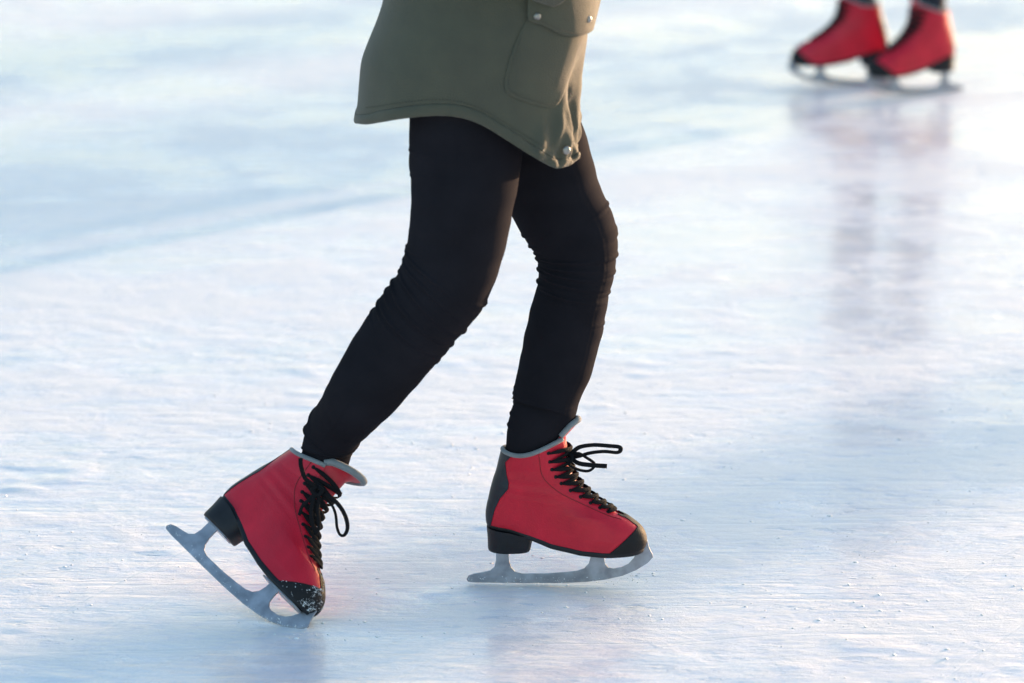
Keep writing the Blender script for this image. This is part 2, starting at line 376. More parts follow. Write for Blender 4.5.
V = np.array(HR).reshape(-1, 3); F = [f for f in grid_faces(6, 80)]; nb = 5*80; F.append(tuple(nb+j for j in range(80)))
me_heel = mesh_data('heel', V, F, M_SOLE)
# blade: outline in the skate's middle plane
def lp(px, py): return ((px-488)/571, (582.8-py)/546)
BL = [(466.5, 579.5), (468, 582), (476, 582.8), (500, 582.8), (530, 582.8), (560, 582.3), (585, 581), (605, 578.5), (622, 574.5), (636, 568.5), (647, 561.5), (652.5, 555.5),
      (651.5, 552), (650, 549.5), (648, 545), (646.5, 539), (640, 535), (636, 537), (636.5, 545), (636, 551), (633, 557), (628, 562.5), (621, 566), (613, 567.5), (608, 566.5), (604.8, 563), (603.5, 557), (603, 540),
      (590.5, 540), (590.2, 556), (588.5, 562.5), (584, 567.5), (577, 570), (565, 571.5), (545, 573), (522, 573.3), (515, 571.5), (511, 567), (509, 560), (508.3, 545),
      (495.8, 545), (496, 560), (494.5, 567), (490, 570.8), (482, 572.5), (474, 574), (468.5, 576)]
bm = bmesh.new(); vs = [bm.verts.new((*lp(*p)[:1], -.0019, lp(*p)[1])) for p in BL]; f = bm.faces.new(vs)
ext = bmesh.ops.extrude_face_region(bm, geom=[f]); bmesh.ops.translate(bm, vec=(0, .0038, 0), verts=[g for g in ext['geom'] if isinstance(g, bmesh.types.BMVert)])
def add_box(bm, c, s):
    r = bmesh.ops.create_cube(bm, size=1, matrix=Matrix.Translation(c) @ Matrix.Diagonal((*s, 1)))
bmesh.ops.recalc_face_normals(bm, faces=bm.faces); bmesh.ops.triangulate(bm, faces=[f for f in bm.faces if len(f.verts) > 4])
me_blade = bpy.data.meshes.new('blade'); bm.to_mesh(me_blade); bm.free(); me_blade.materials.append(M_STEEL)
def plate(x0, x1, hw, z):
    n = 40; V = []
    for zz in (z, z+.0025):
        for k in range(n):
            a = 2*math.pi*k/n; V.append(((x0+x1)/2+(x1-x0)/2*math.copysign(abs(math.cos(a))**.6, math.cos(a)), hw*math.copysign(abs(math.sin(a))**.6, math.sin(a)), zz))
    return V, grid_faces(2, n)+[tuple(range(n-1, -1, -1)), tuple(range(n, 2*n))]
me_plates = [mesh_data('sole_plate', *plate(*a), M_STEEL, smooth=False) for a in ((.006, .066, .020, .0590), (.165, .262, .027, .0580))]
# laces
EY = [10.6, 10.0, 9.35, 8.7, 8.1, 7.5, 6.95, 6.4, 5.9, 5.45]
def lace_path(kind, t0, s0, t1, s1, lift=.0022):
    P = []; a0 = s0*np.interp(t0, *EYA[kind]); a1 = s1*np.interp(t1, *EYA[kind])
    for u in np.linspace(0, 1, 17): P.append(surf_pt(math.pi+a0+(a1-a0)*u, t0+(t1-t0)*u, lift+.0020*math.sin(math.pi*u)))
    return P, tuple(surf_pt(math.pi+a0, t0, .01)-surf_pt(math.pi+a0, t0, 0))
LACES = {}
for kind in THR:
    L_ = []
    for k in range(len(EY)-1):
        for s in (1, -1):
            P_, up_n = lace_path(kind, EY[k], s, EY[k+1], -s, .0018+.0014*(s > 0)); v, f = tube(P_, [.0016, .003]+[.0040]*13+[.003, .0016], 10, flat=.32, up=up_n); L_.append(mesh_data('lace', v, f, M_LACE))
    P_, up_n = lace_path(kind, EY[-1], 1, EY[-1], -1); v, f = tube(P_, .0036, 10, flat=.32, up=up_n); L_.append(mesh_data('lace', v, f, M_LACE)); LACES[kind] = L_
def disc(c, n, r, h, seg=16):
    c = Vector(c); n = Vector(n).normalized(); a = n.orthogonal().normalized(); b = n.cross(a); V = []
    for rr, hh in ((r, -h*.5), (r, h*.2), (r*.85, h*.7), (r*.5, h*.95)):
        for k in range(seg): q = 2*math.pi*k/seg; V.append(tuple(c+a*(rr*math.cos(q))+b*(rr*math.sin(q))+n*hh))
    V.append(tuple(c+n*h)); F = grid_faces(4, seg)
    F += [(3*seg+k, 3*seg+(k+1) % seg, 4*seg) for k in range(seg)]; return V, F
EYES = {}
for kind in THR:
    E_ = []
    for t in EY:
        for s in (1, -1):
            a = math.pi+s*np.interp(t, *EYA[kind]); p = surf_pt(a, t, 0); q = surf_pt(a, t, .001); E_.append(mesh_data('eyelet', *disc(p, q-p, .0034, .0012, 12), M_BLACKL))
    EYES[kind] = E_
def tongue_mesh(kind, ext, flare, wide):
    """sheet under the laces, running on past the collar and bending forward"""
    rows = []; ts = list(np.linspace(4.5, 11, 44)); nw = 21
    for t in ts:
        h = max(0.05, np.interp(t, *THR[kind]))+.16
        rows.append([tuple(surf_pt(math.pi+u*h, t, -.0030)) for u in np.linspace(-1, 1, nw)])
    base = np.array(rows[-1]); n_e = 16; ang0 = R(66 if kind == 'open' else 48); pos = np.array([0., 0.])
    for i in range(1, n_e+1):
        q = i/n_e; a = ang0-flare*min(1, q*1.6); pos = pos+np.array([math.cos(a), math.sin(a)])*ext/n_e
        r = []
        for j, u in enumerate(np.linspace(-1, 1, nw)):
            c = ext*.16*abs(u)**6*q**2
            r.append((base[j, 0]+pos[0]-c*math.cos(a), base[j, 1]+u*wide*math.sin(q*math.pi/2), base[j, 2]+pos[1]-c*math.sin(a)))
        rows.append(r)
    V = np.array(rows).reshape(-1, 3); F = grid_faces(len(rows), nw, False); n = normals(V, F)
    if n[:, 0].sum() < 0: n = -n; F = [f[::-1] for f in F]
    P = np.array(rows[len(ts)-6:]); Nn = n.reshape(len(rows), nw, 3)[len(ts)-6:]
    pv = (P-Nn*.0052).reshape(-1, 3); e = list(P[8:, 0]-Nn[8:, 0]*.0035)+list(P[-1, 1:-1]-Nn[-1, 1:-1]*.0035)+list((P[8:, -1]-Nn[8:, -1]*.0035)[::-1])
    PV_, PF_ = join([(pv, grid_faces(len(P), nw, False)), tube([tuple(x) for x in e], .0062 if kind == 'open' else .0052, 10)])
    return mesh_data('tongue', V, F, M_TONGUE), mesh_data('tongue_padding', PV_, PF_, M_GREY)
def make_skate(parent, M, ext, flare, wide, label=None, kind='laced'):
    up_ = link('skate', UP[kind][0], parent, M); solid(up_, .003)
    if label: up_['label'] = label
    tm, tp = tongue_mesh(kind, ext, flare, wide)
    for nm, md, th in (('toe_cap', UP[kind][1], .002), ('heel_counter', UP[kind][2], .002), ('lining', RIM[kind][1], 0), ('collar', RIM[kind][0], 0), ('sole', me_sole, 0), ('heel', me_heel, 0),
                       ('blade', me_blade, 0), ('sole_plate', me_plates[0], 0), ('sole_plate', me_plates[1], 0), ('seam', me_seams[0], 0), ('seam', me_seams[1], 0), ('tongue', tm, .004), ('tongue_padding', tp, 0)):
        o = link(nm, md, up_)
        if th: solid(o, th)
        if nm == 'blade':
            b = o.modifiers.new('bevel', 'BEVEL'); b.width = .0006; b.segments = 2; b.limit_method = 'ANGLE'
    for m_ in LACES[kind]: link('lace', m_, up_)
    for m_ in EYES[kind]: link('eyelet', m_, up_)
    return up_

# ------------------------------------------------------------------ a leg: loft of rings with cloth folds
def leg_mesh(keys, folds, seam=None, step=.0018, n=112, taper_end=None):
    """keys: list of (Vector centre, half width a, half width b). folds: (s, amp, width, phi, phiw, tilt)"""
    P = np.array([list(k[0])+[k[1], k[2]] for k in keys]); L = np.r_[0, np.cumsum(np.linalg.norm(np.diff(P[:, :3], axis=0), axis=1))]
    S = np.linspace(0, L[-1], int(L[-1]/step)); K = crom(np.column_stack([L, P]), S)
    T = np.gradient(K[:, :3], axis=0); T /= np.linalg.norm(T, axis=1, keepdims=True)
    n1 = np.cross(T, [0, 1, 0]); n1 /= np.linalg.norm(n1, axis=1, keepdims=True); n2 = np.cross(n1, T)
    if n1[0, 0] > 0: pass
    q = np.linspace(0, 2*np.pi, n, endpoint=False)
    Sg, Q = np.meshgrid(S, q, indexing='ij'); D = np.zeros_like(Sg)
    for (s, amp, wd, pc, pw, tilt) in folds:
        dq = (Q-pc+np.pi) % (2*np.pi)-np.pi; env = np.exp(-(dq/pw)**2)
        x = (Sg-s-tilt*dq)/wd; D += amp*env*np.exp(-np.abs(x)**2.0) - amp*.45*env*np.exp(-((x-1.6)**2)*1.2)
    if seam:
        for sk in seam:
            pcs = np.interp(Sg, *zip(*sk)); dq = ((Q-pcs+np.pi) % (2*np.pi)-np.pi)*.06
            D += .0011*np.exp(-(dq/.0016)**2) - .0007*np.exp(-((dq-.0035)/.0018)**2)
    r = np.random.default_rng(5)
    for _ in range(26):
        fs, fq, p0 = r.uniform(20, 160), r.integers(-3, 4), r.uniform(0, 6.28); D += .00012*np.sin(Sg*fs+Q*fq+p0)
    c, s_ = np.cos(Q), np.sin(Q)
    A_ = K[:, 3][:, None]+D; B_ = K[:, 4][:, None]+D
    V = K[:, None, :3]+n1[:, None, :]*(A_*c)[..., None]+n2[:, None, :]*(B_*s_)[..., None]
    V = V.reshape(-1, 3); F = grid_faces(len(S), n); m0 = len(S)
    F.append(tuple(range(n-1, -1, -1))); F.append(tuple((m0-1)*n+k for k in range(n)))
    return V, F, L
def shift(V, loc): return np.asarray(V)-np.array(loc)

def frame(f, u):
    f = Vector(f).normalized(); u = Vector(u); u = (u-f*u.dot(f)).normalized(); y = u.cross(f)
    return Matrix(((f.x, y.x, u.x), (f.y, y.y, u.y), (f.z, y.z, u.z))).to_4x4()
def cam_dir(x, y, z): return C_R*x+C_U*y-C_F*z

def blob(c, r, nseg=32, fn=None):
    V, F = [], []
    m_ = nseg//2
    for i in range(m_+1):
        th = math.pi*i/m_
        for k in range(nseg):
            q = 2*math.pi*k/nseg; d = Vector((math.sin(th)*math.cos(q), math.sin(th)*math.sin(q), math.cos(th)))
            s = fn(d) if fn else 1.0
            V.append((c[0]+d.x*r[0]*s, c[1]+d.y*r[1]*s, c[2]+d.z*r[2]*s))
    F = [f[::-1] for f in grid_faces(m_+1, nseg)]
    return V, F

# ================================================================== FIRST PERSON (near skater)
Y_FRONT = 6.68
g_front = ground(560, 582.8); root_loc = Vector((at(500, 582, 6.6).x, 6.58, 0))
skater = thing('person', root_loc, 'skater gliding in an olive parka, black leggings and red skates, in the foreground', 'person', 'ice skaters')
Tinv = Matrix.Translation(-root_loc)
M_f = Matrix.Translation((at(488, 560, g_front.y).x, g_front.y, 0.0005)) @ Matrix.Rotation(R(-2), 4, 'Z')
sk_front = make_skate(skater, Tinv @ M_f, .037, .0, .004)
f3 = cam_dir(.650, -.582, .488); u3 = cam_dir(.716, .682, -.145); Mr = frame(f3, u3) @ Matrix.Scale(1.03, 4)
tip_l = Vector((*lp(652.5, 555.5)[:1], 0, lp(652.5, 555.5)[1])); tip_w = ground(299, 627.5)
# the lowest blade point must rest on the ice
low = min((Mr @ Vector((lp(*p)[0], 0, lp(*p)[1]))).z for p in BL)
lowp = min(BL, key=lambda p: (Mr @ Vector((lp(*p)[0], 0, lp(*p)[1]))).z); lw = Vector((lp(*lowp)[0], 0, lp(*lowp)[1]))
M_r = Matrix.Translation(tip_w-(Mr @ lw)-Vector((0, 0, .002))) @ Mr
sk_rear = make_skate(skater, Tinv @ M_r, .032, .75, .003, kind='open', label='red ice skate pushing off with its snowy toe cap down')

# leggings
YN, YF = 6.50, 6.69
def K_(px, py, Y, a, b=None): return (at(px, py, Y), a/571*Y/6.68*1.0, (b or a)/571*Y/6.68)
rear_top = M_r @ Vector((.082, 0, .262)); rear_in = M_r @ Vector((.074, 0, .20)); ra = M_r @ Vector((.088, 0, .285))
YA = rear_top.y
near_keys = [K_(470, 20, YN+.03, 54, 52), K_(467, 70, YN, 55, 52), K_(466, 120, YN-.005, 55, 52), K_(465, 165, YN-.01, 54.5, 51), K_(462, 205, YN-.02, 50, 49), K_(456, 245, YN-.02, 47.5, 46),
             K_(444, 283, YN-.02, 45.5, 43), K_(419, 318, YN-.01, 42, 41), K_(391, 354, YN+.005, 40, 39), K_(369.5, 384, YN+.01, 36.5, 37), K_(347.5, 413, (YN+YA)/2+.01, 30, 32.5), K_(330.5, 438, YA, 26.5, 29), (rear_top, .041, .036), (rear_in, .040, .032)]
fr_top = M_f @ Vector((.085, 0, .262)); fr_in = M_f @ Vector((.074, 0, .20))
far_keys = [K_(505, 30, YF-.02, 52, 50), K_(514, 75, YF, 52, 50), K_(526, 120, YF, 51, 50), K_(540, 160, YF, 50, 48), K_(558, 205, YF, 45, 45), K_(575, 240, YF, 42, 42), K_(577, 262, YF, 38.5, 40), K_(574, 285, YF, 36, 39),
            K_(570, 305, YF, 36.5, 39), K_(563, 335, YF, 37, 39), K_(556, 365, YF, 36, 38), K_(546.5, 395, YF-.005, 33, 35), K_(543.5, 409, YF-.008, 32, 33.5), (M_f @ Vector((.085, 0, .292)), .0490, .042), (M_f @ Vector((.0765, 0, .268)), .0440, .038), (fr_in, .043, .034)]
def arc(keys, px, py):   # arc length along keys nearest to a pixel
    P = np.array([list(k[0]) for k in keys]); L = np.r_[0, np.cumsum(np.linalg.norm(np.diff(P, axis=0), axis=1))]
    best = (1e9, 0)
    for i in range(len(P)-1):
        for u in np.linspace(0, 1, 30):
            q = proj([P[i]*(1-u)+P[i+1]*u])[0]; d = (q[0]-px)**2+(q[1]-py)**2
            if d < best[0]: best = (d, L[i]*(1-u)+L[i+1]*u)
    return best[1]
# n1 = T x Y : for a leg going down (T=-z) n1 = -z x y = +x  -> phi 0 = front (image right), pi = back (left); n2 = n1 x T = x x -z = +y... near side = -pi/2
folds = []
for (px, py, amp, side, tilt) in ((398, 268, .0045, 'B', 0), (394, 283, .005, 'B', 0), (390, 294, .005, 'B', .004), (383, 303, .005, 'B', .006), (374, 312, .004, 'B', .006), (411, 150, .002, 'B', 0), (411, 175, .0015, 'B', 0), (410, 245, .0025, 'B', 0),
                                  (488, 312, .004, 'F', 0), (470, 333, .0045, 'F', 0), (456, 348, .004, 'F', 0), (440, 362, .0035, 'F', 0), (305, 424, .0025, 'B', 0)):
    s = arc(near_keys, px, py); folds.append((s, amp*.72, .0028, math.pi if side == 'B' else 0, .75, tilt))
for k, (px, py) in enumerate(((450, 270), (447, 285), (440, 300), (425, 312), (415, 325))):   # long creases across the knee
    s = arc(near_keys, px, py); folds.append((s, .0038, .0032, math.pi*1.25+.12*k, 1.2, .020-.004*k))
for k in range(7):            # bunching at the ankle
    s = arc(near_keys, 334, 438)-.022+.0095*k; folds.append((s, .0030, .0036, (math.pi, 0, -math.pi/2)[k % 3], 1.5, random.uniform(-.004, .004)))
nv, nf, _ = leg_mesh(near_keys, folds, seam=[[(0, -1.75), (.35, -1.7), (.55, -1.9), (.9, -1.8)]])
folds2 = []
for (px, py, amp, side) in ((606, 205, .003, 'F'), (612, 220, .0025, 'F'), (618, 238, .0035, 'F'), (617, 252, .0035, 'F'), (611, 272, .003, 'F'), (606, 292, .003, 'F'), (600, 322, .002, 'F'),
                            (522, 233, .003, 'B'), (532, 243, .004, 'B'), (538, 252, .0045, 'B'), (540, 261, .005, 'B'), (541, 270, .005, 'B'), (539, 280, .0055, 'B'), (515, 385, .0016, 'B')):
    s = arc(far_keys, px, py); folds2.append((s, amp*.8, .0028, math.pi if side == 'B' else 0, .7, 0))
for k, (px, py) in enumerate(((578, 262), (577, 270), (575, 279), (572, 291), (574, 254))):
    s = arc(far_keys, px, py); folds2.append((s, .0036, .0032, -math.pi*.62, 1.0, .002))
for k in range(9):
    s = arc(far_keys, 543, 398)+.0080*k; folds2.append((s, (.0020, .0009)[k % 2], .0024, (math.pi, -math.pi/2, math.pi, 0)[k % 4], (.8, 1.0)[k % 2], random.uniform(-.005, .005)))
fv, ff, _ = leg_mesh(far_keys, folds2, seam=[[(0, -1.1), (.3, -.95), (.42, -.85), (.55, -.9), (.9, -1.0)]])
hipc = at(484, 0, 6.59)
pv, pf = blob((hipc.x, 6.595, hipc.z-.02), (.15, .165, .15))
V, F = join([(nv, nf), (fv, ff), (pv, pf)])
leggings = link('leggings', mesh_data('leggings', shift(V, root_loc), F, M_LEG), skater)

# ---- parka
CYC = 6.585
def zc(px, py): return at(px, py, CYC).z
rowspx = [(-330, 486, 35, .075), (-300, 488, 62, .13), (-270, 489, 80, .19), (-230, 490, 92, .205), (-180, 490, 97, .19), (-120, 491, 97, .175), (-60, 491.5, 99, .18),
          (-20, 491.5, 101, .187), (0, 488, 100.5, .190), (20, 482, 101, .193), (40, 477, 103.5, .195), (60, 472.5, 105, .197), (80, 470.5, 105, .199), (100, 468.5, 105.5, .201), (118, 467, 108, .203), (135, 465, 109, .204), (150, 465, 108.5, .204), (175, 465, 108.5, .204)]
kk = np.array([(r[0], at(r[1], r[0], CYC).x, r[2]/571*(CYC/6.68)*1.0, r[3], zc(r[1], r[0])) for r in rowspx])
levels = np.r_[np.linspace(-330, -30, 60), np.linspace(-27, 175, 150)]
K = crom(kk, levels); NPH = 300; q = np.linspace(0, 2*np.pi, NPH, endpoint=False)   # q=0 front(+x), -pi/2 near
Lv, Q = np.meshgrid(levels, q, indexing='ij')
cq, sq = np.cos(Q), np.sin(Q); ex = .86
xx = np.sign(cq)*np.abs(cq)**ex; yy = np.sign(sq)*np.abs(sq)**ex
A_ = K[:, 1][:, None]; B_ = K[:, 2][:, None]
def g(x, c, w_): return np.exp(-((x-c)/w_)**2)
dq = (Q+np.pi) % (2*np.pi)-np.pi   # -pi..pi, near side negative
D = np.zeros_like(Lv)
# pocket bulge and pinched front below it
for s_ in (-1, 1):
    D += .012*g(dq, s_*.55, .35)*g(Lv, 20, 38)
    D -= .020*g(dq, s_*(.36-(Lv-90)*.0008), .17)*g(Lv, 92, 36)
    D += .010*g(dq, s_*(.62+(Lv-90)*.001), .14)*g(Lv, 105, 40)
    D += .010*g(dq, s_*1.1, .25)*g(Lv, 150, 30)
    D += .006*g(dq, s_*.15, .10)*g(Lv, 110, 50)
    # gathers above the hem snap
    for k, (c_, w_, a_) in enumerate(((.10, .028, .0042), (.19, .026, .0052), (.28, .03, .0052), (.37, .03, .0048), (.46, .035, .004), (.56, .04, .003))):
        D += a_*g(dq, s_*(c_+.00025*(Lv-120)*(1 if k % 2 else -1)+.02*np.sin(Lv*.11+k)), w_)*g(Lv, 128+6*(k % 2), 24+6*(k % 3))*np.where(np.sin(Lv*.13+k*2) > -2, 1, 1)
    for k, (c_, w_, a_, l_, lw) in enumerate(((.62, .075, .0120, 134, 24), (.79, .065, .0105, 146, 18), (.95, .07, .0090, 130, 24), (1.10, .06, .0065, 150, 13), (.72, .04, .007, 112, 16), (.50, .05, .008, 120, 26))):
        D += a_*g(dq+.0035*(Lv-l_)*(1 if k % 2 else -.6)*s_, s_*c_, w_)*g(Lv, l_, lw)
    D += .003*g(dq, s_*(1.9), .5)*np.clip(Lv/120, 0, 1) - .004*g(dq, s_*2.5, .2)*np.clip(Lv/120, 0, 1)
rr_ = np.random.default_rng(11)
for _ in range(22):
    fl, fq_, p0 = rr_.uniform(.01, .06), rr_.integers(-5, 6), rr_.uniform(0, 6.3); D += .0006*np.sin(Lv*fl+Q*fq_+p0)
for _ in range(30):   # fine crumpling at the front hem
    fl, fq_, p0 = rr_.uniform(.06, .28), rr_.uniform(-40, 40), rr_.uniform(0, 6.3); D += .00075*np.sin(Lv*fl+dq*fq_+p0)*g(np.abs(dq), .3, .35)*np.clip((Lv-60)/60, 0, 1)
nX = cq*B_/np.hypot(cq*B_, sq*A_); nY = sq*A_/np.hypot(cq*B_, sq*A_)
CX = K[:, 0][:, None]+A_*xx+D*nX; CY = CYC+B_*yy+D*nY; CZ = K[:, 3][:, None]+0*CX
CZ = CZ - .010*g(Lv, -310, 40)*0
CV = np.stack([CX, CY, CZ], -1).reshape(-1, 3); CFc = [f for f in grid_faces(len(levels), NPH)]
# hem line traced on the near side, mirrored to the far side
hem_px = np.array([(300, 123), (355, 123.5), (365, 124.5), (380, 122.5), (395, 120), (410, 118), (425, 116.5), (440, 116), (455, 117), (470, 120.5), (485, 127), (500, 136), (515, 145.5), (530, 155), (542, 162), (550, 166.5), (558, 168.5), (566, 167), (574, 163), (580, 158), (620, 150)])
CVm = CV.copy(); CVm[:, 1] = np.minimum(CVm[:, 1], 2*CYC-CVm[:, 1])
PP = proj(CVm); hemy = crom(hem_px, np.clip(PP[:, 0], 300, 620))[:, 0]
hem_f = hemy-PP[:, 1]     # >0 above the hem
cv, coatF, _ = clip(CV, CFc, hem_f); cv, coatF = compact(cv, coatF)
def near_mirror(P):
    P = np.array(P); P[:, 1] = np.minimum(P[:, 1], 2*CYC-P[:, 1]); return proj(P)
pp = near_mirror(cv); hh = crom(hem_px, np.clip(pp[:, 0], 300, 620))[:, 0]
bandw = np.interp(pp[:, 0], [355, 380, 440, 480, 520, 550, 570], [9, 12, 12.5, 13.5, 13, 10, 8])
cv2, hemF, bodyF = clip(cv, coatF, bandw-(hh-pp[:, 1]))
def norm_out(v, f):
    n = normals(v, f); c = np.array([K[:, 0].mean(), CYC]); s = ((v[:, :2]-c)*n[:, :2]).sum()
    return (n, f) if s > 0 else (-n, [x[::-1] for x in f])
v, f = compact(cv2, bodyF); n, f = norm_out(v, f)
coat = link('parka', mesh_data('parka', shift(v, root_loc), f, M_COAT), skater); solid(coat, .003)
v, f = compact(cv2, hemF); n, f = norm_out(v, f)
# rounded roll: puff out in the middle of the band
p2 = near_mirror(v); h2 = crom(hem_px, np.clip(p2[:, 0], 300, 620))[:, 0]-p2[:, 1]; bw = np.interp(p2[:, 0], [355, 380, 440, 480, 520, 550, 570], [9, 12, 12.5, 13.5, 13, 10, 8])
puff = np.sin(np.clip(h2/bw, 0, 1)*np.pi)**.5*.0035 + .0006*np.sin(p2[:, 0]*1.1+np.sin(p2[:, 1]*.9))*np.clip((p2[:, 0]-500)/40, 0, 1)
hem = link('hem', mesh_data('hem', shift(v+n*(puff[:, None]-.0008), root_loc), f, M_COAT), coat); solid(hem, .005, bev=0)
# pockets and flaps (near and far side)
def patch(name, poly, off, thick, far, puffw=8, puffh=0, steps=0):
    pr = near_mirror(cv); sd_ = polysdf(pr, curvepoly(poly) if not steps else np.array(poly, float))
    sd_ = np.where((cv[:, 1] > CYC) == far, sd_, -np.abs(sd_)-5)
    v_, pf_, _ = clip(cv, coatF, sd_); v_, pf_ = compact(v_, pf_); n_, pf_ = norm_out(v_, pf_)
    s2 = polysdf(near_mirror(v_), curvepoly(poly)); o_ = off+puffh*np.clip(s2/puffw, 0, 1)**.5
    ob = link(name, mesh_data(name, shift(v_+n_*np.reshape(o_, (-1, 1)), root_loc), pf_, M_COAT), coat); solid(ob, thick)
    return ob
pocket_poly = [(530, 14), (519, 34), (509, 60), (504, 84), (509, 95), (528, 103), (549, 108), (560, 101), (568, 80), (576, 55), (582, 25)]
flap_poly = [(527.5, -14), (526.5, 4), (527.5, 19), (540, 24), (550, 29), (561, 34), (574, 35), (586, 31), (594, 22), (598, 10), (599, -14)]
for far in (False, True):
    patch('pocket', pocket_poly, .0012, .002, far, 10, .0025)
    patch('pocket_flap', flap_poly, .0085, .0050, far, 6, .0020)
# rows of raised stitching: along the hem band and the pocket edge
def stitch_row(pts, off, far, r_=.00055, dash=.0042):
    cnn, _ = norm_out(cv, coatF); P2 = proj(cv); P2[cv[:, 1] > CYC] = 1e6; path = smoothpath([(a, b, 0) for a, b in pts], 10)[:, :2]; W = []
    for p in path:
        i = np.argsort(((P2-p)**2).sum(1))[:4]; wgt = 1/(((P2[i]-p)**2).sum(1)+.2); W.append((cv[i]*wgt[:, None]).sum(0)/wgt.sum()+cnn[i[0]]*off)
    W = np.array(W); L_ = np.r_[0, np.cumsum(np.linalg.norm(np.diff(W, axis=0), axis=1))]; parts = []
    for a in np.arange(0, L_[-1]-dash, dash*1.45):
        q_ = [np.array([np.interp(x_, L_, W[:, c]) for c in range(3)]) for x_ in (a, a+dash/2, a+dash)]
        if far:
            for z_ in q_: z_[1] = 2*CYC-z_[1]
        parts.append(tube([tuple(z_) for z_ in q_], [r_*.4, r_, r_*.4], 5))
    V_, F_ = join(parts); o_ = link('stitching', mesh_data('stitching', shift(V_, root_loc), F_, M_THREAD), coat); o_['kind'] = 'stuff'
M_THREAD = mat('thread', (0.045, 0.043, 0.033), .8)
for far in (False, True):
    stitch_row([(x_, float(np.interp(x_, hem_px[:, 0], hem_px[:, 1]))-16.5) for x_ in range(366, 556, 12)], .0006, far)
    stitch_row([(521, 36), (512, 62), (507.5, 83), (512, 92), (530, 99.5), (549, 104.5), (557, 98)], .0046, far)
    stitch_row([(530, 16), (540, 20.5), (551, 25.5), (562, 30), (574, 31.5), (584, 28)], .0145, far)
# snap buttons
cn, _f = norm_out(cv, coatF)
def snap(px, py, r, extra, far=False):
    m_ = (cv[:, 1] < CYC)
    d2 = np.where(m_, ((proj(cv)-np.array([px, py]))**2).sum(1), 1e9); i = int(np.argmin(d2)); p = cv[i].copy(); n_ = cn[i].copy()
    if far: p[1] = 2*CYC-p[1]; n_[1] = -n_[1]
    n_ = n_+np.array([0, .9 if far else -.9, 0]); n_ /= np.linalg.norm(n_)
    v_, f_ = disc(Vector(p)+Vector(n_)*extra, n_, r, .0028, 20)
    link('snap_button', mesh_data('snap_button', shift(v_, root_loc), f_, M_SNAP), coat)
for far in (False, True):
    snap(536.5, 15, .0060, .0110, far); snap(585, 18, .0060, .0115, far); snap(565, 150, .0070, .0062, far)
# sleeves, hands in the pockets: upper arm, elbow, cuff
for s_ in (-1, 1):
    ks = [(Vector((at(486, -262, CYC).x, CYC+s_*.165, zc(486, -262))), .062, .060), (Vector((at(470, -225, CYC).x, CYC+s_*.215, zc(470, -225))), .066, .062), (Vector((at(452, -160, CYC).x, CYC+s_*.245, zc(452, -160))), .060, .057),
          (Vector((at(446, -110, CYC).x, CYC+s_*.255, zc(446, -110))), .055, .053), (Vector((at(478, -78, CYC).x, CYC+s_*.245, zc(478, -78))), .050, .048), (Vector((at(522, -52, CYC).x, CYC+s_*.215, zc(522, -52))), .043, .042), (Vector((at(556, -30, CYC).x, CYC+s_*.165, zc(556, -30))), .036, .036)]
    fl = [(.16+.03*k, .004, .008, random.uniform(0, 6), 1.2, .01) for k in range(8)]
    v_, f_, _ = leg_mesh(ks, fl, step=.004, n=48); link('sleeve', mesh_data('sleeve', shift(v_, root_loc), f_, M_COAT), coat)
# head and neck with hair
hx = at(496, -390, CYC).x; hz = zc(496, -390)
def face(d):
    s = 1.0
    s += .10*math.exp(-((d.y/.16)**2+((d.z+.08)/.13)**2))*max(0, d.x)       # nose
    s -= .05*math.exp(-(((abs(d.y)-.33)/.14)**2+((d.z-.10)/.10)**2))*max(0, d.x)
    s -= .10*max(0, -d.z)*max(0, abs(d.y))
    s += .03*math.exp(-((d.y/.2)**2+((d.z+.42)/.06)**2))*max(0, d.x); return s
hv, hf = blob((hx, CYC, hz), (.092, .076, .115), 40, face)
nk, nkf = tube([(hx-.035, CYC, hz-.19), (hx-.025, CYC, hz-.12), (hx-.015, CYC, hz-.05)], [.062, .052, .05], 24)
V, F = join([(hv, hf), (nk, nkf)]); head = link('head', mesh_data('head', shift(V, root_loc), F, M_SKIN), skater)
V, F = blob((hx-.018, CYC, hz+.018), (.098, .088, .118), 40, lambda d: (1.0 if d.x < .35 or d.z > .55 else .80)*(1+.02*math.sin(d.z*40+d.y*9)))
pt, ptf = tube(smoothpath([(hx-.10, CYC, hz+.03), (hx-.15, CYC, hz-.01), (hx-.16, CYC, hz-.12), (hx-.14, CYC, hz-.24)], 8), list(np.linspace(.035, .012, 25)), 16)
V, F = join([(V, F), (pt, ptf)]); link('hair', mesh_data('hair', shift(V, root_loc), F, M_HAIR), head)
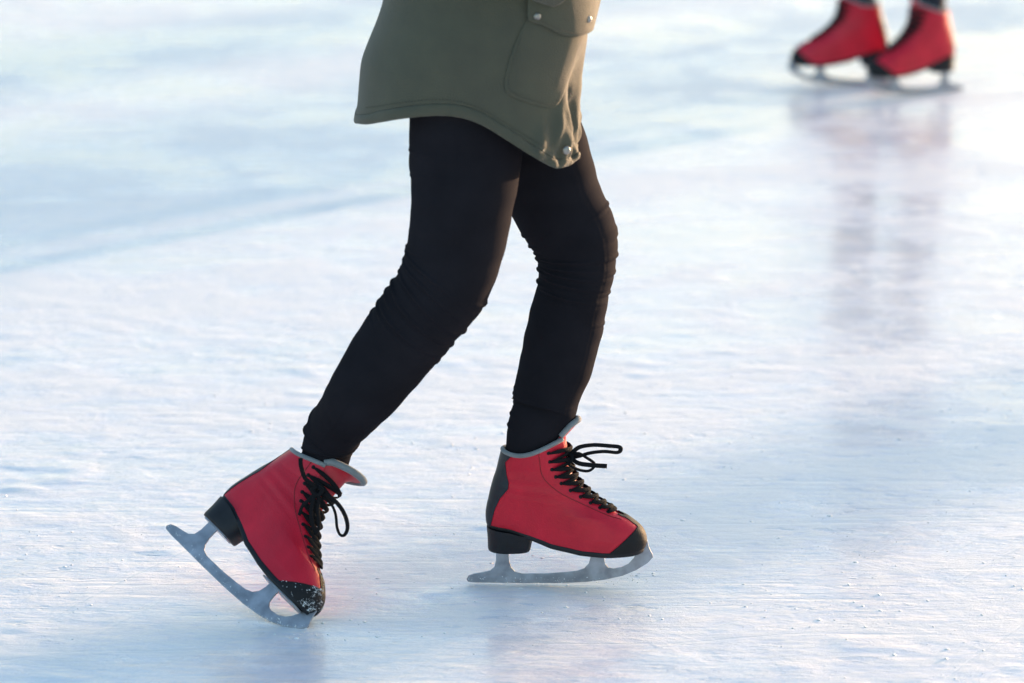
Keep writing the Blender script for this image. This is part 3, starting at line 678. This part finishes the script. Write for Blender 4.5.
# bows of the laces, tied at the top of each throat
def bow(parent, M, paths, rad=.0040):
    Mi = M.inverted(); parts = []
    for P in paths:
        W = [Mi @ at(px, py, Y) for px, py, Y in P]; pth = smoothpath([tuple(w_) for w_ in W], 10)
        parts.append(tube(pth, rad, 8, flat=.5))
    V, F = join(parts); link('lace_bow', mesh_data('lace_bow', V, F, M_LACE), parent)
yf = g_front.y
bow(sk_front, M_f, [[(569, 457, yf-.012), (573, 452, yf-.016), (580, 447, yf-.022), (594, 445, yf-.028), (610, 446, yf-.03), (619, 447, yf-.03), (620.5, 450, yf-.028), (617, 452.5, yf-.025), (604, 451.5, yf-.022), (590, 453, yf-.018), (580, 456, yf-.014), (571, 458, yf-.012)],
                    [(569, 458, yf-.012), (567, 461, yf-.018), (570, 465, yf-.024), (578, 469.5, yf-.028), (588, 471, yf-.03), (594, 467, yf-.03), (594, 463, yf-.028), (587, 458, yf-.024), (579, 453.5, yf-.02), (571, 455, yf-.014)],
                    [(570, 457, yf-.012), (578, 463, yf-.03), (590, 465, yf-.034), (607, 466.2, yf-.036)],
                    [(566, 452, yf-.012), (572, 456, yf-.02), (570, 462, yf-.022), (564, 458, yf-.014), (567, 453, yf-.016)]])
kn = M_r @ Vector((.150, -.010, .215)); kp = proj([kn])[0]; yr = kn.y
bow(sk_rear, M_r, [[(318, 490, yr-.02), (326, 494, yr-.03), (334, 500, yr-.035), (341, 508, yr-.037), (346, 518, yr-.037), (347.5, 528, yr-.035), (344.5, 535, yr-.032), (340, 534.5, yr-.03), (337, 527, yr-.028), (335.5, 514, yr-.028), (331, 504, yr-.028), (322, 497, yr-.022)],
                   [(317, 489, yr-.02), (313, 499, yr-.035), (311, 512, yr-.04), (313, 526, yr-.042), (316, 533, yr-.042), (319, 526, yr-.04), (318, 510, yr-.038), (319, 497, yr-.03)],
                   [(318, 490, yr-.02), (312, 484, yr-.03), (305, 478, yr-.032), (301, 466, yr-.032), (300.5, 458, yr-.03)],
                   [(318, 490, yr-.02), (309, 500, yr-.035), (303, 505, yr-.035), (299, 515, yr-.035)],
                   [(316, 486, yr-.02), (322, 490, yr-.032), (318, 495, yr-.032), (312, 491, yr-.03), (316, 486, yr-.026)]], .0036)
# snow sticking to the rear toe and blade
def crumb_set(pts, rmin, rmax, seed=1, flat_=1.0):
    r = random.Random(seed); parts = []
    ico = [(0, 0, 1), (.89, 0, .45), (.28, .85, .45), (-.72, .53, .45), (-.72, -.53, .45), (.28, -.85, .45), (.72, .53, -.45), (-.28, .85, -.45), (-.89, 0, -.45), (-.28, -.85, -.45), (.72, -.53, -.45), (0, 0, -1)]
    icf = [(0, 1, 2), (0, 2, 3), (0, 3, 4), (0, 4, 5), (0, 5, 1), (1, 6, 2), (2, 7, 3), (3, 8, 4), (4, 9, 5), (5, 10, 1), (2, 6, 7), (3, 7, 8), (4, 8, 9), (5, 9, 10), (1, 10, 6), (6, 11, 7), (7, 11, 8), (8, 11, 9), (9, 11, 10), (10, 11, 6)]
    for p in pts:
        s = rmin*(rmax/rmin)**(r.random()**2.2); sx, sy, sz = s*r.uniform(.7, 1.7), s*r.uniform(.7, 1.5), s*r.uniform(.4, .8)*flat_
        parts.append(([(p[0]+a*sx*r.uniform(.7, 1.2), p[1]+b*sy*r.uniform(.7, 1.2), p[2]+c*sz*r.uniform(.7, 1.2)) for a, b, c in ico], icf))
    return join(parts)
pts = []
capv = np.array([v.co[:] for v in me_cap.vertices]); r = random.Random(3)
while len(pts) < 560:
    p = capv[r.randrange(len(capv))]
    if r.random() < np.clip((p[0]-.215)/.06, .12, 1)*np.clip(.45+2.2*noise.noise(Vector((p[0]*70, p[1]*70, p[2]*70))), .03, 1): pts.append(p)
for k in range(170):
    x = r.uniform(.215, .287); pts.append((x, r.uniform(-.004, .004), np.interp(x, [.215, .25, .287], [.006, .02, .046])+abs(r.gauss(0, .006))))
v_, f_ = crumb_set(pts, .00035, .0015, 5); o = link('snow_specks', mesh_data('snow_specks', v_, f_, M_SNOW), sk_rear); o['kind'] = 'stuff'
pts = [(r.uniform(-.035, .28), random.choice((-1, 1))*.002, r.uniform(.0, .012)) for k in range(160)]
v_, f_ = crumb_set(pts, .0005, .0014, 8)
for s_ in (sk_front, sk_rear):
    o = link('snow_specks', mesh_data('snow_specks', v_, f_, M_SNOW), s_); o['kind'] = 'stuff'

# ================================================================== SECOND PERSON (behind)
b1 = ground(886, 86); b2 = ground(952, 91)
bloc = Vector(((b1.x+b2.x)/2-.08, (b1.y+b2.y)/2, 0))
bperson = thing('person', bloc, 'far skater at the top right corner in red boots and dark jeans, blurred', 'person', 'ice skaters')
TB = Matrix.Translation(-bloc)
MB1 = Matrix.Translation((b1.x, b1.y, 0)) @ Matrix.Rotation(R(180-4), 4, 'Z')
MB2 = Matrix.Translation((b2.x, b2.y, 0)) @ Matrix.Rotation(R(180+24), 4, 'Z')
for Mb in (MB1, MB2): make_skate(bperson, TB @ Mb, .034, .1, .003, kind='plain')
parts = []
for Mb, s_ in ((MB1, 1), (MB2, -1)):
    top = Mb @ Vector((.08, 0, .262)); inn = Mb @ Vector((.074, 0, .20)); hip = Vector((bloc.x+s_*-.03+.03, bloc.y+s_*.09, .98))
    ks = [(hip, .095, .09), (hip.lerp(top, .25)+Vector((-.02, 0, 0)), .088, .085), (hip.lerp(top, .52)+Vector((-.05, 0, 0)), .066, .066), (hip.lerp(top, .75)+Vector((-.02, 0, 0)), .058, .06), (top+Vector((0, 0, .06)), .05, .047), (top, .044, .040), (inn, .038, .032)]
    fl = [(.25+.05*k, .003, .008, random.uniform(0, 6), 1.3, .006) for k in range(10)]
    v_, f_, _ = leg_mesh(ks, fl, step=.004, n=56); parts.append((v_, f_))
parts.append(blob((bloc.x, bloc.y, 1.0), (.13, .17, .13)))
V, F = join(parts); link('jeans', mesh_data('jeans', shift(V, bloc), F, M_JEANS), bperson)
ks = [(Vector((bloc.x+.01, bloc.y, .86)), .15, .185), (Vector((bloc.x, bloc.y, 1.0)), .155, .19), (Vector((bloc.x, bloc.y, 1.2)), .135, .175), (Vector((bloc.x-.02, bloc.y, 1.36)), .135, .20), (Vector((bloc.x-.03, bloc.y, 1.45)), .10, .15), (Vector((bloc.x-.03, bloc.y, 1.50)), .065, .075)]
fl = [(.06+.07*k, .008, .02, (0, math.pi)[k % 2], 4, 0) for k in range(8)]
v_, f_, _ = leg_mesh(ks, fl, step=.006, n=72); jk = link('jacket', mesh_data('jacket', shift(v_, bloc), f_, M_JACKET), bperson)
for s_ in (-1, 1):
    ks = [(Vector((bloc.x-.02, bloc.y+s_*.15, 1.40)), .06, .058), (Vector((bloc.x, bloc.y+s_*.225, 1.30)), .058, .056), (Vector((bloc.x+.03, bloc.y+s_*.27, 1.12)), .05, .05), (Vector((bloc.x-.03, bloc.y+s_*.285, .96)), .044, .044), (Vector((bloc.x-.10, bloc.y+s_*.28, .84)), .038, .038)]
    v_, f_, _ = leg_mesh(ks, [(.1+.06*k, .005, .012, 0, 4, 0) for k in range(6)], step=.006, n=40); link('sleeve', mesh_data('sleeve', shift(v_, bloc), f_, M_JACKET), jk)
    c = Vector((bloc.x-.115, bloc.y+s_*.278, .815)); hp = [blob(tuple(c), (.034, .018, .042), 20)]
    for k in range(4):
        b_ = c+Vector((-.030+.018*k, 0, -.028)); hp.append(tube([b_, b_+Vector((-.008, -s_*.004, -.03)), b_+Vector((-.004, -s_*.014, -.052+.004*abs(k-1)))], [.009, .0085, .007], 10))
    b_ = c+Vector((-.03, 0, .012)); hp.append(tube([b_, b_+Vector((-.02, -s_*.006, -.018)), b_+Vector((-.026, -s_*.01, -.038))], [.010, .009, .0075], 10))
    V, F = join(hp); link('hand', mesh_data('hand', shift(V, bloc), F, M_SKIN), bperson)
hx, hz = bloc.x-.045, 1.62
hv, hf = blob((0, 0, 0), (.092, .076, .115), 32, face); hv = [(hx-v[0], bloc.y+v[1], hz+v[2]) for v in hv]; hf = [f[::-1] for f in hf]
nk, nkf = tube([(hx+.02, bloc.y, hz-.16), (hx+.01, bloc.y, hz-.05)], [.058, .05], 20)
V, F = join([(hv, hf), (nk, nkf)]); hd = link('head', mesh_data('head', shift(V, bloc), F, M_SKIN), bperson)
V, F = blob((hx+.018, bloc.y, hz+.02), (.10, .09, .12), 32, lambda d: (1.0 if -d.x < .35 or d.z > .5 else .8)); link('hair', mesh_data('hair', shift(V, bloc), F, M_HAIR), hd)

# ================================================================== loose snow on the ice
r = random.Random(21); pts = []
def ice_z(x, y): 
    i = np.clip(np.searchsorted(xs, x), 0, len(xs)-1); j = np.clip(np.searchsorted(ys, y), 0, len(ys)-1); return float(Z[j, i])
for _ in range(1900):
    px, py = r.uniform(-40, 1064), 683-(r.random()**1.3)*520+10
    p = ground(px, py); dens = noise.noise(Vector((p.x*1.7, p.y*2.2, 3)))+.25*noise.noise(Vector((p.x*9, p.y*9, 1)))
    if dens+.12+.25*(px > 450)*(py > 430) > r.uniform(0, .45): pts.append((p.x, p.y, ice_z(p.x, p.y)+.0003))
for cx_, cy_, n_, sp in ((619, 570, 26, .010), (300, 634, 40, .03), (480, 586, 20, .03), (560, 586, 24, .05), (640, 575, 18, .02)):
    g_ = ground(cx_, cy_)
    for k in range(n_): x_, y_ = g_.x+r.gauss(0, sp), g_.y+r.gauss(0, sp*.8); pts.append((x_, y_, ice_z(x_, y_)+.0005))
v_, f_ = crumb_set(pts, .0006, .0038, 9, .55); o = link('loose_snow', mesh_data('loose_snow', v_, f_, M_SNOW)); o['kind'] = 'stuff'
o['label'] = 'loose snow crumbs and shavings scattered over the ice'

# ================================================================== unseen shadow casters added sunward, right of the picture: a third skater and two spruces
def pq(p, q_): return Vector((p*math.sin(SUN_AZ)+q_*math.cos(SUN_AZ), p*math.cos(SUN_AZ)-q_*math.sin(SUN_AZ), 0))
def copy_tree(o, parent=None):
    c = o.copy(); COL.objects.link(c); c.parent = parent
    for ch in list(o.children): copy_tree(ch, c)
    return c
third = copy_tree(bperson); third.location = pq(20.0, -4.93); third.rotation_euler = (0, 0, R(50)); third['label'] = 'unseen third skater in red boots, added right of the picture to shade the ice'  # added out of view only for the shadow band across the ice
def spruce(loc, h, rad, seed, label):  # added tree out of view, there only to throw a shade band
    t = thing('shade_spruce', loc, label, 'tree', 'added shade spruces'); r = random.Random(seed)
    v, f = tube([(0, 0, -.1), (.01, 0, h*.5), (0, .01, h*.97)], [.11, .07, .015], 10); link('trunk', mesh_data('trunk', v, f, M_BARK), t)
    V, F = [], []
    n = int(h*13)
    for i in range(n):
        z = .35+(h-.4)*i/n; L = rad*(1-(z/h))**.8*r.uniform(.75, 1.1)+.08
        for k in range(7):
            a = r.uniform(0, 6.283); d = Vector((math.cos(a), math.sin(a), 0)); side = Vector((-d.y, d.x, 0))
            m = max(3, int(L/.07))
            for j in range(m):
                u = (j+1)/m; c = d*(L*u)+Vector((0, 0, z-.22*L*u*u))
                for s_ in (-1, 1):
                    tip = c+side*(s_*(.13*(1.1-u)+.05))+d*.07+Vector((0, 0, r.uniform(-.05, .02))); o = len(V)
                    V += [tuple(c-d*.02), tuple(c+d*.03+Vector((0, 0, .012))), tuple(tip), tuple(c+Vector((0, 0, -.03)))]; F += [(o, o+1, o+2), (o, o+2, o+3)]
    link('crown', mesh_data('crown', V, F, M_NEEDLE, smooth=False), t)
spruce(pq(38, -8.12), 8.0, .85, 1, 'taller unseen spruce, added on the right to shade the ice')
spruce(pq(40, -9.5), 6.8, .55, 2, 'shorter unseen spruce, added on the right to shade the ice')
